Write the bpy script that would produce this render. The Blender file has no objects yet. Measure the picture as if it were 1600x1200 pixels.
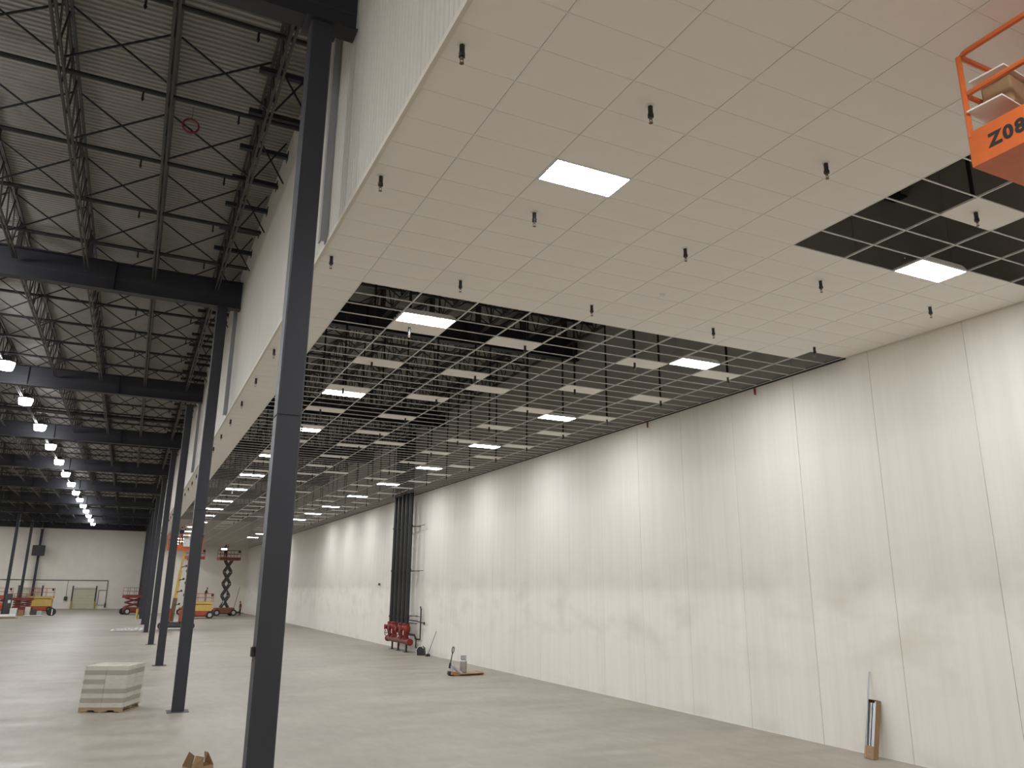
import bpy, math, random
from mathutils import Vector, Matrix
random.seed(7)
sc = bpy.context.scene
C = sc.collection
# ------------------------------------------------------------ camera, world, exposure
cam = bpy.data.cameras.new('camera'); co = bpy.data.objects.new('camera', cam); C.objects.link(co)
cam.sensor_width = 36.0; cam.lens = 1205.5/1600*36.0; cam.clip_end = 400; cam.clip_start = .05
CH = 3.517
F_, R_, U_ = Vector((.4180,.8711,.2578)), Vector((.9009,-.4340,.0084)), Vector((-.1192,-.2287,.9661))
m = Matrix((R_, U_, -F_)).transposed().to_4x4(); m.translation = Vector((0,0,CH))
co.matrix_world = m
sc.camera = co
w = bpy.data.worlds.new('world'); sc.world = w; w.use_nodes = True
w.node_tree.nodes['Background'].inputs[0].default_value = (.02,.022,.025,1)
w.node_tree.nodes['Background'].inputs[1].default_value = .1
vs = sc.view_settings
vs.view_transform = 'Standard'; vs.look = 'None'; vs.gamma = 1; vs.use_curve_mapping = False
vs.exposure = 0.0
sc.cycles.use_denoising = True
sc.cycles.max_bounces = 10; sc.cycles.diffuse_bounces = 7
TROFFER_L, HIGHBAY_L = 87.0, 415.0

# ------------------------------------------------------------ shared dimensions (metres)
H = 9.18                       # dropped ceiling
X0, Y0 = 3.34, 13.64           # a corner of the ceiling grid
SX, SY = 1.2192, .6096         # 4 ft x 2 ft cells
XW = 15.49                     # concrete wall
XB = 2.35                      # bulkhead face
DECK = 14.33
GB, GT = 12.55, 13.5           # girder bottom, top
JB, JT = 13.05, 14.27          # joist bottom, top
YB, YA = 146.6, 122.0          # back walls
YR, XL = -11.0, -28.6          # behind and left, out of frame
COLY = [10.8, 25.95, 41.05, 56.0, 70.85, 85.5, 100.6, 115.7, 130.8]
GIRY = [y+.17 for y in COLY] + [146.0]

# ------------------------------------------------------------ materials
MATS = {}
def mat(name, col, rough=.6, metal=0., var=.08, scale=3., stretch=(1,1,1), col2=None, bump=0., bscale=None, spec=.5, detail=6):
    if name in MATS: return MATS[name]
    M = bpy.data.materials.new(name); M.use_nodes = True; N = M.node_tree.nodes; L = M.node_tree.links
    b = N['Principled BSDF']; b.inputs['Roughness'].default_value = rough; b.inputs['Metallic'].default_value = metal
    b.inputs['Specular IOR Level'].default_value = spec
    tc = N.new('ShaderNodeTexCoord'); mp = N.new('ShaderNodeMapping'); mp.inputs['Scale'].default_value = stretch
    nz = N.new('ShaderNodeTexNoise'); nz.inputs['Scale'].default_value = scale; nz.inputs['Detail'].default_value = detail
    nz.inputs['Roughness'].default_value = .6
    rp = N.new('ShaderNodeValToRGB'); rp.color_ramp.elements[0].position = .3; rp.color_ramp.elements[1].position = .72
    c2 = col2 or tuple(c*(1-var) for c in col)
    rp.color_ramp.elements[0].color = (*c2,1); rp.color_ramp.elements[1].color = (*[min(1,c*(1+var*.5)) for c in col],1)
    L.new(tc.outputs['Object'], mp.inputs[0]); L.new(mp.outputs[0], nz.inputs['Vector']); L.new(nz.outputs[0], rp.inputs[0])
    L.new(rp.outputs[0], b.inputs['Base Color'])
    if bump:
        bp = N.new('ShaderNodeBump'); bp.inputs['Strength'].default_value = bump; bp.inputs['Distance'].default_value = .01
        n2 = nz
        if bscale:
            n2 = N.new('ShaderNodeTexNoise'); n2.inputs['Scale'].default_value = bscale; L.new(mp.outputs[0], n2.inputs['Vector'])
        L.new(n2.outputs[0], bp.inputs['Height']); L.new(bp.outputs[0], b.inputs['Normal'])
    MATS[name] = M; return M
def emis(name, col, s):
    if name in MATS: return MATS[name]
    M = bpy.data.materials.new(name); M.use_nodes = True; N = M.node_tree.nodes; N.clear()
    e = N.new('ShaderNodeEmission'); e.inputs[0].default_value = (*col,1); e.inputs[1].default_value = s
    o = N.new('ShaderNodeOutputMaterial'); M.node_tree.links.new(e.outputs[0], o.inputs[0]); MATS[name] = M; return M

def floor_mat():
    M = mat('dusty_concrete', (.375,.338,.287), .5, var=.12, scale=.35, bump=.12, bscale=6.)
    N, L = M.node_tree.nodes, M.node_tree.links; b = N['Principled BSDF']
    base = b.inputs['Base Color'].links[0].from_socket
    def mul(sock, scale, stretch, lo, p0, p1):
        tc = N.new('ShaderNodeTexCoord'); mp = N.new('ShaderNodeMapping'); mp.inputs['Scale'].default_value = stretch
        nz = N.new('ShaderNodeTexNoise'); nz.inputs['Scale'].default_value = scale; nz.inputs['Detail'].default_value = 8
        rp = N.new('ShaderNodeValToRGB'); rp.color_ramp.elements[0].position = p0; rp.color_ramp.elements[1].position = p1
        rp.color_ramp.elements[0].color = (lo,lo,lo*.98,1); rp.color_ramp.elements[1].color = (1,1,1,1)
        mx = N.new('ShaderNodeMix'); mx.data_type = 'RGBA'; mx.blend_type = 'MULTIPLY'; mx.inputs[0].default_value = 1
        L.new(tc.outputs['Object'], mp.inputs[0]); L.new(mp.outputs[0], nz.inputs['Vector']); L.new(nz.outputs[0], rp.inputs[0])
        L.new(sock, mx.inputs[6]); L.new(rp.outputs[0], mx.inputs[7]); return mx.outputs[2], nz
    s, n1 = mul(base, 1.2, (.25,1.,1), .82, .35, .6)
    s, n2 = mul(s, 4., (1.,.35,1), .9, .3, .65)
    s, n3 = mul(s, .12, (1,1,1), .86, .4, .62)
    L.new(s, b.inputs['Base Color'])
    rr = N.new('ShaderNodeMapRange'); rr.inputs[1].default_value = .3; rr.inputs[2].default_value = .7
    rr.inputs[3].default_value = .42; rr.inputs[4].default_value = .65
    L.new(n1.outputs[0], rr.inputs[0]); L.new(rr.outputs[0], b.inputs['Roughness'])
    return M
def wall_mat():
    M = mat('cast_panel', (.76,.735,.68), .8, var=.06, scale=1., stretch=(3,4,.12), bump=.25, bscale=14., spec=.3)
    N, L = M.node_tree.nodes, M.node_tree.links; b = N['Principled BSDF']
    base = b.inputs['Base Color'].links[0].from_socket
    geo = N.new('ShaderNodeNewGeometry'); sp = N.new('ShaderNodeSeparateXYZ'); L.new(geo.outputs['Position'], sp.inputs[0])
    for n_ in N:
        if n_.type == 'MAPPING': L.new(geo.outputs['Position'], n_.inputs[0])
    # scuffs in a band about two to three metres up, and dirt just above the floor
    nz = N.new('ShaderNodeTexNoise'); nz.inputs['Scale'].default_value = .9; nz.inputs['Detail'].default_value = 7
    mp = N.new('ShaderNodeMapping'); mp.inputs['Scale'].default_value = (1,.7,1.2); L.new(geo.outputs['Position'], mp.inputs[0]); L.new(mp.outputs[0], nz.inputs[0])
    def band(z0, z1, z2, z3):
        r = N.new('ShaderNodeValToRGB'); e = r.color_ramp.elements; r.color_ramp.interpolation = 'EASE'
        e[0].position = z0/15; e[0].color = (0,0,0,1); e[1].position = z3/15; e[1].color = (0,0,0,1)
        a = e.new(z1/15); a.color = (1,1,1,1); a = e.new(z2/15); a.color = (1,1,1,1)
        d = N.new('ShaderNodeMath'); d.operation = 'DIVIDE'; d.inputs[1].default_value = 15.
        L.new(sp.outputs[2], d.inputs[0]); L.new(d.outputs[0], r.inputs[0]); return r.outputs[0]
    b1 = band(1.0,2.1,2.9,5.2); b2 = band(-.2,0.,.05,.5)
    ad = N.new('ShaderNodeMath'); ad.operation = 'MAXIMUM'; L.new(b1, ad.inputs[0]); L.new(b2, ad.inputs[1])
    th = N.new('ShaderNodeMapRange'); th.inputs[1].default_value = .47; th.inputs[2].default_value = .78; th.inputs[4].default_value = .42
    L.new(nz.outputs[0], th.inputs[0])
    mm = N.new('ShaderNodeMath'); mm.operation = 'MULTIPLY'; L.new(ad.outputs[0], mm.inputs[0]); L.new(th.outputs[0], mm.inputs[1])
    mx = N.new('ShaderNodeMix'); mx.data_type = 'RGBA'; L.new(mm.outputs[0], mx.inputs[0]); L.new(base, mx.inputs[6]); mx.inputs[7].default_value = (.45,.39,.30,1)
    # shade of the unlit plenum put into the colour: darker above the ceiling
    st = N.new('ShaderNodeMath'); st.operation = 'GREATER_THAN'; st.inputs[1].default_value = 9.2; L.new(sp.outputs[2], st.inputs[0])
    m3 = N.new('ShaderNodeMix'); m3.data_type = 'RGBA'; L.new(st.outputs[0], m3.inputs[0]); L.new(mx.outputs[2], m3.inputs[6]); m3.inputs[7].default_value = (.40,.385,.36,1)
    L.new(m3.outputs[2], b.inputs['Base Color']); return M
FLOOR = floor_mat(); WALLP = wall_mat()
JOINT = mat('joint_sealant', (.30,.26,.21), .9)
WHITEW = mat('white_wall', (.86,.815,.73), .8, var=.06, scale=.6)
TILE = mat('ceiling_tile', (.84,.815,.765), .9, var=.03, scale=1.2, bump=.05, bscale=60.)
TEE = mat('tee_white', (.80,.79,.77), .5, var=.03)
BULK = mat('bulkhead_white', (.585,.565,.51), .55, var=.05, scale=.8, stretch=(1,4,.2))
TRIMW = mat('bulkhead_trim', (.66,.61,.53), .6, var=.05)
CHAN = mat('channel_grey', (.30,.31,.32), .5, var=.05)
COLP = mat('column_paint', (.025,.027,.036), .5, var=.12, scale=1.5, stretch=(1,1,.3))
GIRD = mat('girder_paint', (.019,.020,.028), .55, var=.1)
JOIST = mat('joist_primer', (.045,.042,.040), .6, var=.15)
DECKM = mat('galvanised_deck', (.31,.30,.275), .5, metal=.0, var=.14, scale=.8)
PIPE = mat('black_pipe', (.016,.0155,.017), .45, var=.1)
BRONZE = mat('bronze', (.16,.11,.07), .4, metal=.6)
BLACK = mat('black_plastic', (.018,.018,.02), .5)
RUBBER = mat('rubber', (.03,.029,.028), .8)
STEEL = mat('bright_steel', (.55,.57,.6), .3, metal=.9, var=.05)
LGREY = mat('light_grey', (.45,.45,.45), .5)
WHITE = mat('white_enamel', (.75,.74,.72), .4, var=.03)
ORANGE = mat('lift_orange', (.62,.135,.028), .45, var=.12)
ORANGED = mat('lift_orange_dull', (.42,.075,.03), .55, var=.2)
DRED = mat('lift_dark_red', (.20,.032,.026), .5, var=.15)
RED = mat('red_paint', (.22,.019,.017), .45, var=.2)
YELLOW = mat('lift_yellow', (.60,.41,.11), .5, var=.1)
ARMD = mat('arm_dark', (.055,.048,.042), .6)
CARD = mat('cardboard', (.31,.195,.105), .85, var=.12, scale=4)
CARDD = mat('cardboard_edge', (.13,.075,.04), .9)
WOOD = mat('pallet_wood', (.38,.27,.155), .8, var=.25, scale=3, stretch=(1,6,6))
CARTW = mat('carton_white', (.62,.58,.51), .7, var=.05)
CARTG = mat('carton_grey', (.36,.335,.285), .7, var=.08)
JACKO = mat('jack_brown', (.36,.17,.06), .55, var=.25)
CYL = mat('cylinder_grey', (.36,.34,.32), .4, metal=.4, var=.1)
INK = mat('stencil_black', (.02,.018,.018), .7)
DOORM = mat('rollup_door', (.62,.60,.45), .6, var=.04)
DARKG = mat('dark_grey', (.06,.06,.062), .6)
SKIN = mat('skin', (.35,.2,.14), .6)
DIFF = emis('troffer_diffuser', (.975,.985,1.), TROFFER_L)
BAYE = emis('highbay_lens', (.975,.985,1.), HIGHBAY_L)

# ------------------------------------------------------------ mesh helpers
class MB:
    def __init__(s): s.v=[]; s.f=[]; s.mi=[]; s.cur=0
    def add(s, vs, fs):
        o=len(s.v); s.v+= [tuple(p) for p in vs]; s.f += [tuple(i+o for i in f) for f in fs]; s.mi += [s.cur]*len(fs); return s
    def box(s, x0,y0,z0,x1,y1,z1):
        return s.add([(x0,y0,z0),(x1,y0,z0),(x1,y1,z0),(x0,y1,z0),(x0,y0,z1),(x1,y0,z1),(x1,y1,z1),(x0,y1,z1)],
              [(3,2,1,0),(4,5,6,7),(0,1,5,4),(1,2,6,5),(2,3,7,6),(3,0,4,7)])
    def cbox(s, x0,y0,z0,x1,y1,z1, c):      # box with chamfered upright and top edges
        pts=[(x0+c,y0),(x1-c,y0),(x1,y0+c),(x1,y1-c),(x1-c,y1),(x0+c,y1),(x0,y1-c),(x0,y0+c)]
        ins=[(min(max(x,x0+c),x1-c),min(max(y,y0+c),y1-c)) for x,y in pts]
        V=[(x,y,z0) for x,y in pts]+[(x,y,z1-c) for x,y in pts]+[(x,y,z1) for x,y in ins]
        Fs=[tuple(range(7,-1,-1)), tuple(range(16,24))]
        for k in range(8):
            n=(k+1)%8; Fs += [(k,n,8+n,8+k),(8+k,8+n,16+n,16+k)]
        return s.add(V,Fs)
    def beam(s, p, q, a, b=None, up=(0,0,1)):   # oriented bar, a wide, b deep
        b=b or a; p=Vector(p); q=Vector(q); d=(q-p).normalized(); u=Vector(up)
        if abs(d.dot(u))>.98: u=Vector((1,0,0))
        x=d.cross(u).normalized(); y=x.cross(d)
        V=[]
        for e in (p,q):
            for i,j in ((-1,-1),(1,-1),(1,1),(-1,1)): V.append(e+x*(i*a/2)+y*(j*b/2))
        return s.add(V,[(3,2,1,0),(4,5,6,7),(0,1,5,4),(1,2,6,5),(2,3,7,6),(3,0,4,7)])
    def tube(s, p, q, r, n=10, r2=None, cap=True):
        p=Vector(p); q=Vector(q); d=(q-p).normalized(); u=Vector((0,0,1)) if abs(d.z)<.95 else Vector((1,0,0))
        x=d.cross(u).normalized(); y=d.cross(x); r2=r if r2 is None else r2
        V=[e+x*(rr*math.cos(t))+y*(rr*math.sin(t)) for e,rr in ((p,r),(q,r2)) for t in [2*math.pi*k/n for k in range(n)]]
        Fs=[(k,(k+1)%n,n+(k+1)%n,n+k) for k in range(n)]
        if cap: Fs += [tuple(range(n-1,-1,-1)), tuple(range(n,2*n))]
        return s.add(V,Fs)
    def path(s, pts, r, n=8, closed=False, bend=0.):    # tube along points, corners rounded by bend
        P=[Vector(p) for p in pts]
        if bend:
            Q=[]; m_=len(P)
            for k in range(m_):
                if not closed and k in (0,m_-1): Q.append(P[k]); continue
                a,b,c=P[k-1],P[k],P[(k+1)%m_]; da=(a-b); dc=(c-b); t=min(bend,da.length*.45,dc.length*.45)
                A=b+da.normalized()*t; D=b+dc.normalized()*t
                for i in range(5):
                    t_=i/4; Q.append(A*(1-t_)**2+b*2*t_*(1-t_)+D*t_*t_)
            P=Q
        m_=len(P); V=[]; pu=None
        for k in range(m_):
            a=P[k-1] if (k>0 or closed) else P[k]; c=P[(k+1)%m_] if (k<m_-1 or closed) else P[k]
            d=(c-a).normalized()
            if pu is None: pu=Vector((0,0,1)) if abs(d.z)<.9 else Vector((1,0,0))
            x=d.cross(pu).normalized(); y=x.cross(d); pu=y
            V += [P[k]+x*(r*math.cos(2*math.pi*j/n))+y*(r*math.sin(2*math.pi*j/n)) for j in range(n)]
        Fs=[]
        for k in range(m_ if closed else m_-1):
            k2=(k+1)%m_
            for j in range(n): Fs.append((k*n+j,k*n+(j+1)%n,k2*n+(j+1)%n,k2*n+j))
        if not closed: Fs += [tuple(range(n-1,-1,-1)), tuple(range((m_-1)*n,m_*n))]
        return s.add(V,Fs)
    def prism(s, prof, axis, a, b):      # closed profile (u,v) swept along an axis from a to b
        n=len(prof)
        def P(u,v,t): return {'x':(t,u,v),'y':(u,t,v),'z':(u,v,t)}[axis]
        V=[P(u,v,a) for u,v in prof]+[P(u,v,b) for u,v in prof]
        return s.add(V,[(k,(k+1)%n,n+(k+1)%n,n+k) for k in range(n)]+[tuple(range(n-1,-1,-1)),tuple(range(n,2*n))])
    def lathe(s, prof, cx, cy, n=14):   # (r,z) profile about a vertical axis
        V=[]; Fs=[]; m_=len(prof)
        for r,z in prof: V += [(cx+r*math.cos(2*math.pi*k/n), cy+r*math.sin(2*math.pi*k/n), z) for k in range(n)]
        for i in range(m_-1):
            for k in range(n): Fs.append((i*n+k,i*n+(k+1)%n,(i+1)*n+(k+1)%n,(i+1)*n+k))
        Fs += [tuple(range(n-1,-1,-1)), tuple(range((m_-1)*n,m_*n))]
        return s.add(V,Fs)
    def ball(s, c, r, n=10, sc_=(1,1,1)):
        prof=[(r*math.sin(math.pi*k/6)*1., -r*math.cos(math.pi*k/6)) for k in range(1,6)]
        o=len(s.v); s.lathe([(a,b*sc_[2]) for a,b in prof],0,0,n)
        for i in range(o,len(s.v)):
            x,y,z=s.v[i]; s.v[i]=(c[0]+x*sc_[0],c[1]+y*sc_[1],c[2]+z)
        return s
    def mesh(s, name, mats, smooth=False):
        me=bpy.data.meshes.new(name); me.from_pydata(s.v,[],s.f)
        mats = mats if isinstance(mats,(list,tuple)) else [mats]
        for M in mats: me.materials.append(M)
        if len(mats)>1: me.polygons.foreach_set('material_index', s.mi)
        if smooth:
            me.polygons.foreach_set('use_smooth',[True]*len(me.polygons))
            me.set_sharp_from_angle(angle=math.radians(40))
        me.update(); return me
def ob(name, me, parent=None, loc=None, rot=None):
    o=bpy.data.objects.new(name, me); C.objects.link(o)
    if parent is not None: o.parent=parent
    if loc is not None: o.location=loc
    if rot is not None: o.rotation_euler=rot
    return o
def part(name, mb, M, parent=None, smooth=False, loc=None, label=None):
    o=ob(name, mb.mesh(name, M, smooth), parent, loc)
    if label: o['label']=label
    return o
def tag(o, label, cat, group=None, kind=None):
    if label: o['label']=label
    if cat: o['category']=cat
    if group: o['group']=group
    if kind: o['kind']=kind
    return o
def thing(name, label, cat, loc=(0,0,0), rz=0., group=None):
    o=ob(name, None, None, loc, (0,0,rz)); o.empty_display_size=.2
    return tag(o,label,cat,group)
def struct(name, mb=None, M=None, **k):
    o=part(name,mb,M,**k) if mb else ob(name,None)
    o['kind']='structure'; return o
def copy_tree(src, loc, label, group=None, rz=None):
    r=src.copy(); C.objects.link(r); r.location=loc
    if rz is not None: r.rotation_euler=(0,0,rz)
    if label: r['label']=label
    if group: r['group']=group
    for ch in src.children:
        c=ch.copy(); C.objects.link(c); c.parent=r
        for g in ch.children:
            d=g.copy(); C.objects.link(d); d.parent=c
    return r
ORD=['first','second','third','fourth','fifth','sixth','seventh','eighth','ninth','tenth','eleventh','twelfth','thirteenth','fourteenth','fifteenth','sixteenth','seventeenth','eighteenth','nineteenth','twentieth']
def nth(k):
    if k<20: return ORD[k]
    t=['twenty','thirty','forty','fifty','sixty','seventy','eighty','ninety'][(k+1)//10-2]; u=(k+1)%10
    return t+'-'+ORD[u-1] if u else t[:-1]+'ieth'

# ------------------------------------------------------------ shell
struct('floor', MB().box(XL,YR,-.3,XW+.3,YB+.3,0), FLOOR)
wr = struct('wall_right')
part('backing', MB().box(XW+.10,YR,0,XW+.3,YA,DECK), JOINT, wr)
PW=2.43; y=12.4-PW*10; pmesh=MB().prism([(0,.006),(.006,0),(PW-.014,0),(PW-.008,.006),(PW-.008,.11),(0,.11)],'z',0,DECK)
pm=MB(); pm.v=[(XW+v[1],v[0]+.004,v[2]) for v in pmesh.v]; pm.f=[f[::-1] for f in pmesh.f]; pm.mi=pmesh.mi
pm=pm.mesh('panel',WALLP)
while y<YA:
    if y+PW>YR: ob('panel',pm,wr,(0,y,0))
    y+=PW
struct('wall_back', MB().box(XL,YB,0,XB+.1,YB+.3,DECK), WHITEW)
struct('wall_aisle_end', MB().box(XB+.1,YA,0,XW+.3,YA+.3,DECK), WHITEW)
struct('wall_left', MB().box(XL-.3,YR,0,XL,YB+.3,DECK), WHITEW)
struct('wall_rear', MB().box(XL,YR-.3,0,XW+.3,YR,DECK), WHITEW)
# corrugated roof deck, ribs running across the hall
mb=MB(); prof=[]; y=YR; P_=.1524
while y<YB+.2:
    prof += [(y,DECK),(y+.05,DECK),(y+.065,DECK+.04),(y+.135,DECK+.04)]; y+=P_
V=[];Fs=[]
for k,(yy,zz) in enumerate(prof):
    V += [(XL,yy,zz),(XW+.3,yy,zz)]
    if k: Fs.append((2*k-2,2*k-1,2*k+1,2*k))
mb.add(V,Fs); mb.box(XL-.3,YR-.3,DECK+.05,XW+.3,YB+.3,DECK+.3)
struct('roof_deck', mb, DECKM)
# fluted bulkhead above the ceiling edge
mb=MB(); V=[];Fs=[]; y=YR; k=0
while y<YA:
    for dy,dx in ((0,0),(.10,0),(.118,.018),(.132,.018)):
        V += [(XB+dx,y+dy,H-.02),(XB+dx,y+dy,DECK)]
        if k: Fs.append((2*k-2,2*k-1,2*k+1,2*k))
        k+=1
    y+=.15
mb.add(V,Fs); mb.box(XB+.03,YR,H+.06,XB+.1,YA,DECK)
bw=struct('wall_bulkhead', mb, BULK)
part('edge_trim', MB().box(XB-.012,YR,H-.035,XB+.04,YA,H-.018).box(XB-.012,YR,H-.018,XB-.002,YA,H+.05), TRIMW, bw)
cm=MB().box(XB-.13,0,H+.0,XB-.005,.04,GT+.6).box(XB-.13,.04,H,XB-.10,.16,GT+.6).box(XB-.03,.04,H,XB-.005,.16,GT+.6).mesh('post_channel',CHAN)
for yc in COLY: ob('post_channel',cm,bw,(0,yc+1.35,0))
brm=MB().box(1.2,-.06,0,XB-.002,.06,.11).mesh('beam',GIRD); brp=MB().box(XB-.016,-.12,-.06,XB-.0005,.12,.17).mesh('end_plate',GIRD)
y=14.85; k=0
while y<100:
    if min(abs(y-g) for g in GIRY)>.4:
        o=thing('brace_beam',f'short dark beam from the bulkhead top to the first joist, {nth(k)} from the front','beam',(0,y,13.95),0,'bulkhead brace beams')
        ob('beam',brm,o); ob('end_plate',brp,o); k+=1
    y+=1.62

# ------------------------------------------------------------ dropped ceiling
ceil = struct('ceiling')
XE=XW-.02
def cx(i): return XB+.042 if i<0 else X0+i*SX
def cx1(i): return X0 if i<0 else min(X0+(i+1)*SX,XE)
LJ=[-9,2,14,24,35,46,57,69,79,89]
lights=[(1,j) for j in [-31,-20]+LJ+[101,112,123,134,146,157,168]]+[(7,j) for j in [-31,-20]+LJ+[123,134]]
lset=set(lights)
SPR={-1:2.55,1:5.0,3:7.9,6:11.05,8:14.1}
tiles=[]
for j in range(-40,0):
    for i in range(-1,10):
        if (i,j) in lset: continue
        if i==9 and j==-1: continue
        if i>=5 and -24<j<-8 and not (i>=8 and j==-9) and (i,j)!=(6,-12): continue
        tiles.append((i,j))
for j in range(0,150): tiles.append((-1,j))
for j in range(3,99,5):
    for i in (1,3,6,8): tiles.append((i,j))
for j in (10,26,41,56,72,87): tiles.append((4,j))
for j in (101,108,113): tiles += [(3,j),(6,j)]
near=sorted(tiles, key=lambda t:(abs(Y0+(t[1]+.5)*SY-4)*(1.0 if t[0]>=0 else 1.35) if t[1]>=-19 else 1e3))[:298]
ns=set(near); tm={}
def tmesh(wd):
    k=round(wd,3)
    if k not in tm:
        a=.010
        tm[k]=MB().prism([(a,.003),(a+.003,0),(wd-a-.003,0),(wd-a,.003),(wd-a,.02),(a,.02)],'y',.0085,SY-.0085).mesh('tile',TILE)
    return tm[k]
rest=MB()
for i,j in tiles:
    x=cx(i); wd=cx1(i)-x; yy=Y0+j*SY
    if (i,j) in ns: ob('tile',tmesh(wd),ceil,(x,yy,H+.004))
    else: rest.box(x+.012,yy+.0085,H+.004,x+wd-.012,yy+SY-.0085,H+.024)
o=part('tile',rest,TILE,ceil); o['kind']='stuff'
JMAX=int((YA-Y0)/SY)
for i in range(0,11):
    x=min(X0+i*SX,XE-.01)
    part('main_tee', MB().box(x-.0085,YR,H,x+.0085,YA,H+.004).box(x-.002,YR,H+.004,x+.002,YA,H+.035), TEE, ceil)
ct=MB().box(XB+.042,-.0078,H,XE,.0078,H+.0038).box(XB+.042,-.002,H+.0038,XE,.002,H+.022).mesh('cross_tee',TEE)
far=MB()
for j in range(-38,JMAX+1):
    yy=Y0+j*SY
    if -20<=j<125: ob('cross_tee',ct,ceil,(0,yy,0))
    else: far.box(XB+.042,yy-.009,H,XE,yy+.009,H+.012)
o=part('cross_tee',far,TEE,ceil); o['kind']='stuff'
struct('trim_1', MB().box(XW-.05,Y0-SY,H-.03,XW-.001,YA,H-.002).box(XW-.012,Y0-SY,H-.002,XW-.001,YA,H+.06), PIPE)
# troffers: frame, diffuser, housing, whip
fw=SX-.03; fh=SY-.03
frm=MB()
for a,b,c_,d in ((0,0,fw,.012),(0,fh-.012,fw,fh),(0,0.012,.012,fh-.012),(fw-.012,.012,fw,fh-.012)): frm.box(a,b,-.004,c_,d,.02)
dif=MB().add([(.012,.012,0),(fw-.012,.012,0),(fw-.012,fh-.012,0),(.012,fh-.012,0)],[(3,2,1,0)])
hou=MB().prism([(0,.02),(fw,.02),(fw,.05),(fw-.12,.10),(.12,.10),(0,.05)],'y',0,fh)
whip=MB().path([(.3,.3,.10),(.28,.3,.22),(-.02,.32,.26),(-.12,.25,.1)],.012,6).box(.2,.22,.1,.34,.38,.14)
clip=MB()
for q in (.06,.2,.33,.5): clip.box(-.05,q,.02,-.012,q+.035,.05)
proto=None; rc={1:0,7:0}
for n,(i,j) in enumerate(lights):
    k=rc[i]; rc[i]+=1
    side='along the bulkhead' if i==1 else 'along the concrete wall'
    lab=f'{nth(k)} lit flat panel troffer of the row {side}' if j>-20 else None
    if j<-15: lab=f'lit panel troffer overhead behind the viewer, {nth(k)} {side}'
    else: lab=f'{nth(k-2)} bright panel troffer in the ceiling row {side}'
    loc=(X0+i*SX+.015, Y0+j*SY+.015, H-.001)
    if proto is None:
        proto=thing('troffer_light',lab,'light',loc,0,'lit ceiling troffers')
        part('frame',frm,WHITE,proto); part('diffuser',dif,DIFF,proto); part('housing',hou,WHITE,proto); part('wiring_whip',whip,STEEL,proto); part('clip',clip,STEEL,proto)['kind']='stuff'
    else: copy_tree(proto,loc,lab)
# pendant sprinklers
esc=MB().lathe([(.012,.0),(.055,.0),(.055,-.006),(.03,-.012)],0,0,14)
nip=MB().tube((0,0,.02),(0,0,-.115),.03,12).tube((0,0,-.115),(0,0,-.16),.037,8)
hd=MB().tube((0,0,-.16),(0,0,-.185),.018,8).path([(-.016,0,-.185),(-.02,0,-.21),(0,0,-.235),(.02,0,-.21),(.016,0,-.185)],.005,6).tube((0,0,-.235),(0,0,-.24),.026,10)
drop=MB().tube((0,0,.02),(0,0,4.55),.032,8)
sp=None; dropm=drop.mesh('drop_pipe',PIPE)
cols_={-1:'over the tiled edge strip',1:'in the bulkhead-side file',3:'in the second file from the bulkhead',6:'in the middle file',8:'in the file nearest the concrete wall'}
for j in range(-17,150,5):
    for i in (-1,1,3,6,8):
        if i!=-1 and j>98: continue
        if i in (6,) and j==-17: continue
        if i==8 and j in(-12,-17): continue
        k=(j+17)//5
        lab=f'black pendant sprinkler {cols_[i]}, {nth(k)} crosswise row'
        loc=(SPR[i],Y0+(j+.5)*SY,H+.004)
        if sp is None:
            sp=thing('ceiling_sprinkler',lab,'sprinkler',loc,0,'pendant sprinklers')
            part('escutcheon',esc,WHITE,sp,True); part('nipple',nip,PIPE,sp,True); part('sprinkler_head',hd,BRONZE,sp,True)
            o=sp
        else: o=copy_tree(sp,loc,lab)
        if j>=0 and i>=0 or (i,j)==(6,-12): ob('drop_pipe',dropm,o)
sd=thing('smoke_detector','small white round smoke detector on the finished ceiling tiles','detector',(8.83,11.58,H+.004))
part('base',MB().lathe([(.06,0),(.06,-.012),(.05,-.016)],0,0,16),WHITE,sd,True); part('cover',MB().lathe([(.045,-.016),(.045,-.035),(.03,-.048)],0,0,16),WHITE,sd,True)

# ------------------------------------------------------------ structural steel
def ibeam(h,wd,tf,tw): return [(-wd/2,0),(wd/2,0),(wd/2,tf),(tw/2,tf),(tw/2,h-tf),(wd/2,h-tf),(wd/2,h),(-wd/2,h),(-wd/2,h-tf),(-tw/2,h-tf),(-tw/2,tf),(-wd/2,tf)]
def girder(x0,x1,y,lab,GB=GB):
    mb=MB().prism(ibeam(GT-GB,.34,.035,.025),'x',x0,x1)
    o=part('steel_girder',mb,GIRD,None,loc=(0,y,GB)); tag(o,lab,'girder','roof girders')
    s_=MB(); x=x0+.4
    while x<x1-.2: s_.box(x,-.16,.035,x+.015,.16,GT-GB-.035); x+=3.82
    part('stiffener',s_,GIRD,o); part('seam',MB().beam((x0,-.0135,.42),(x1,-.0135,.42),.004,.012),JOIST,o)
for k,y in enumerate(GIRY):
    girder(-13.4,XB-.03,y,f'dark steel roof girder, {nth(k)} across the tall bay above the column row', 12.36 if k==0 else GB)
    if y<120: girder(XB+.12,XW-.01,y,f'dark steel girder above the open grid, {nth(k)} from the front')
    girder(XL+.02,-13.45,y,f'dark steel roof girder beyond the far column row, {nth(k)} from the front')
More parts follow.
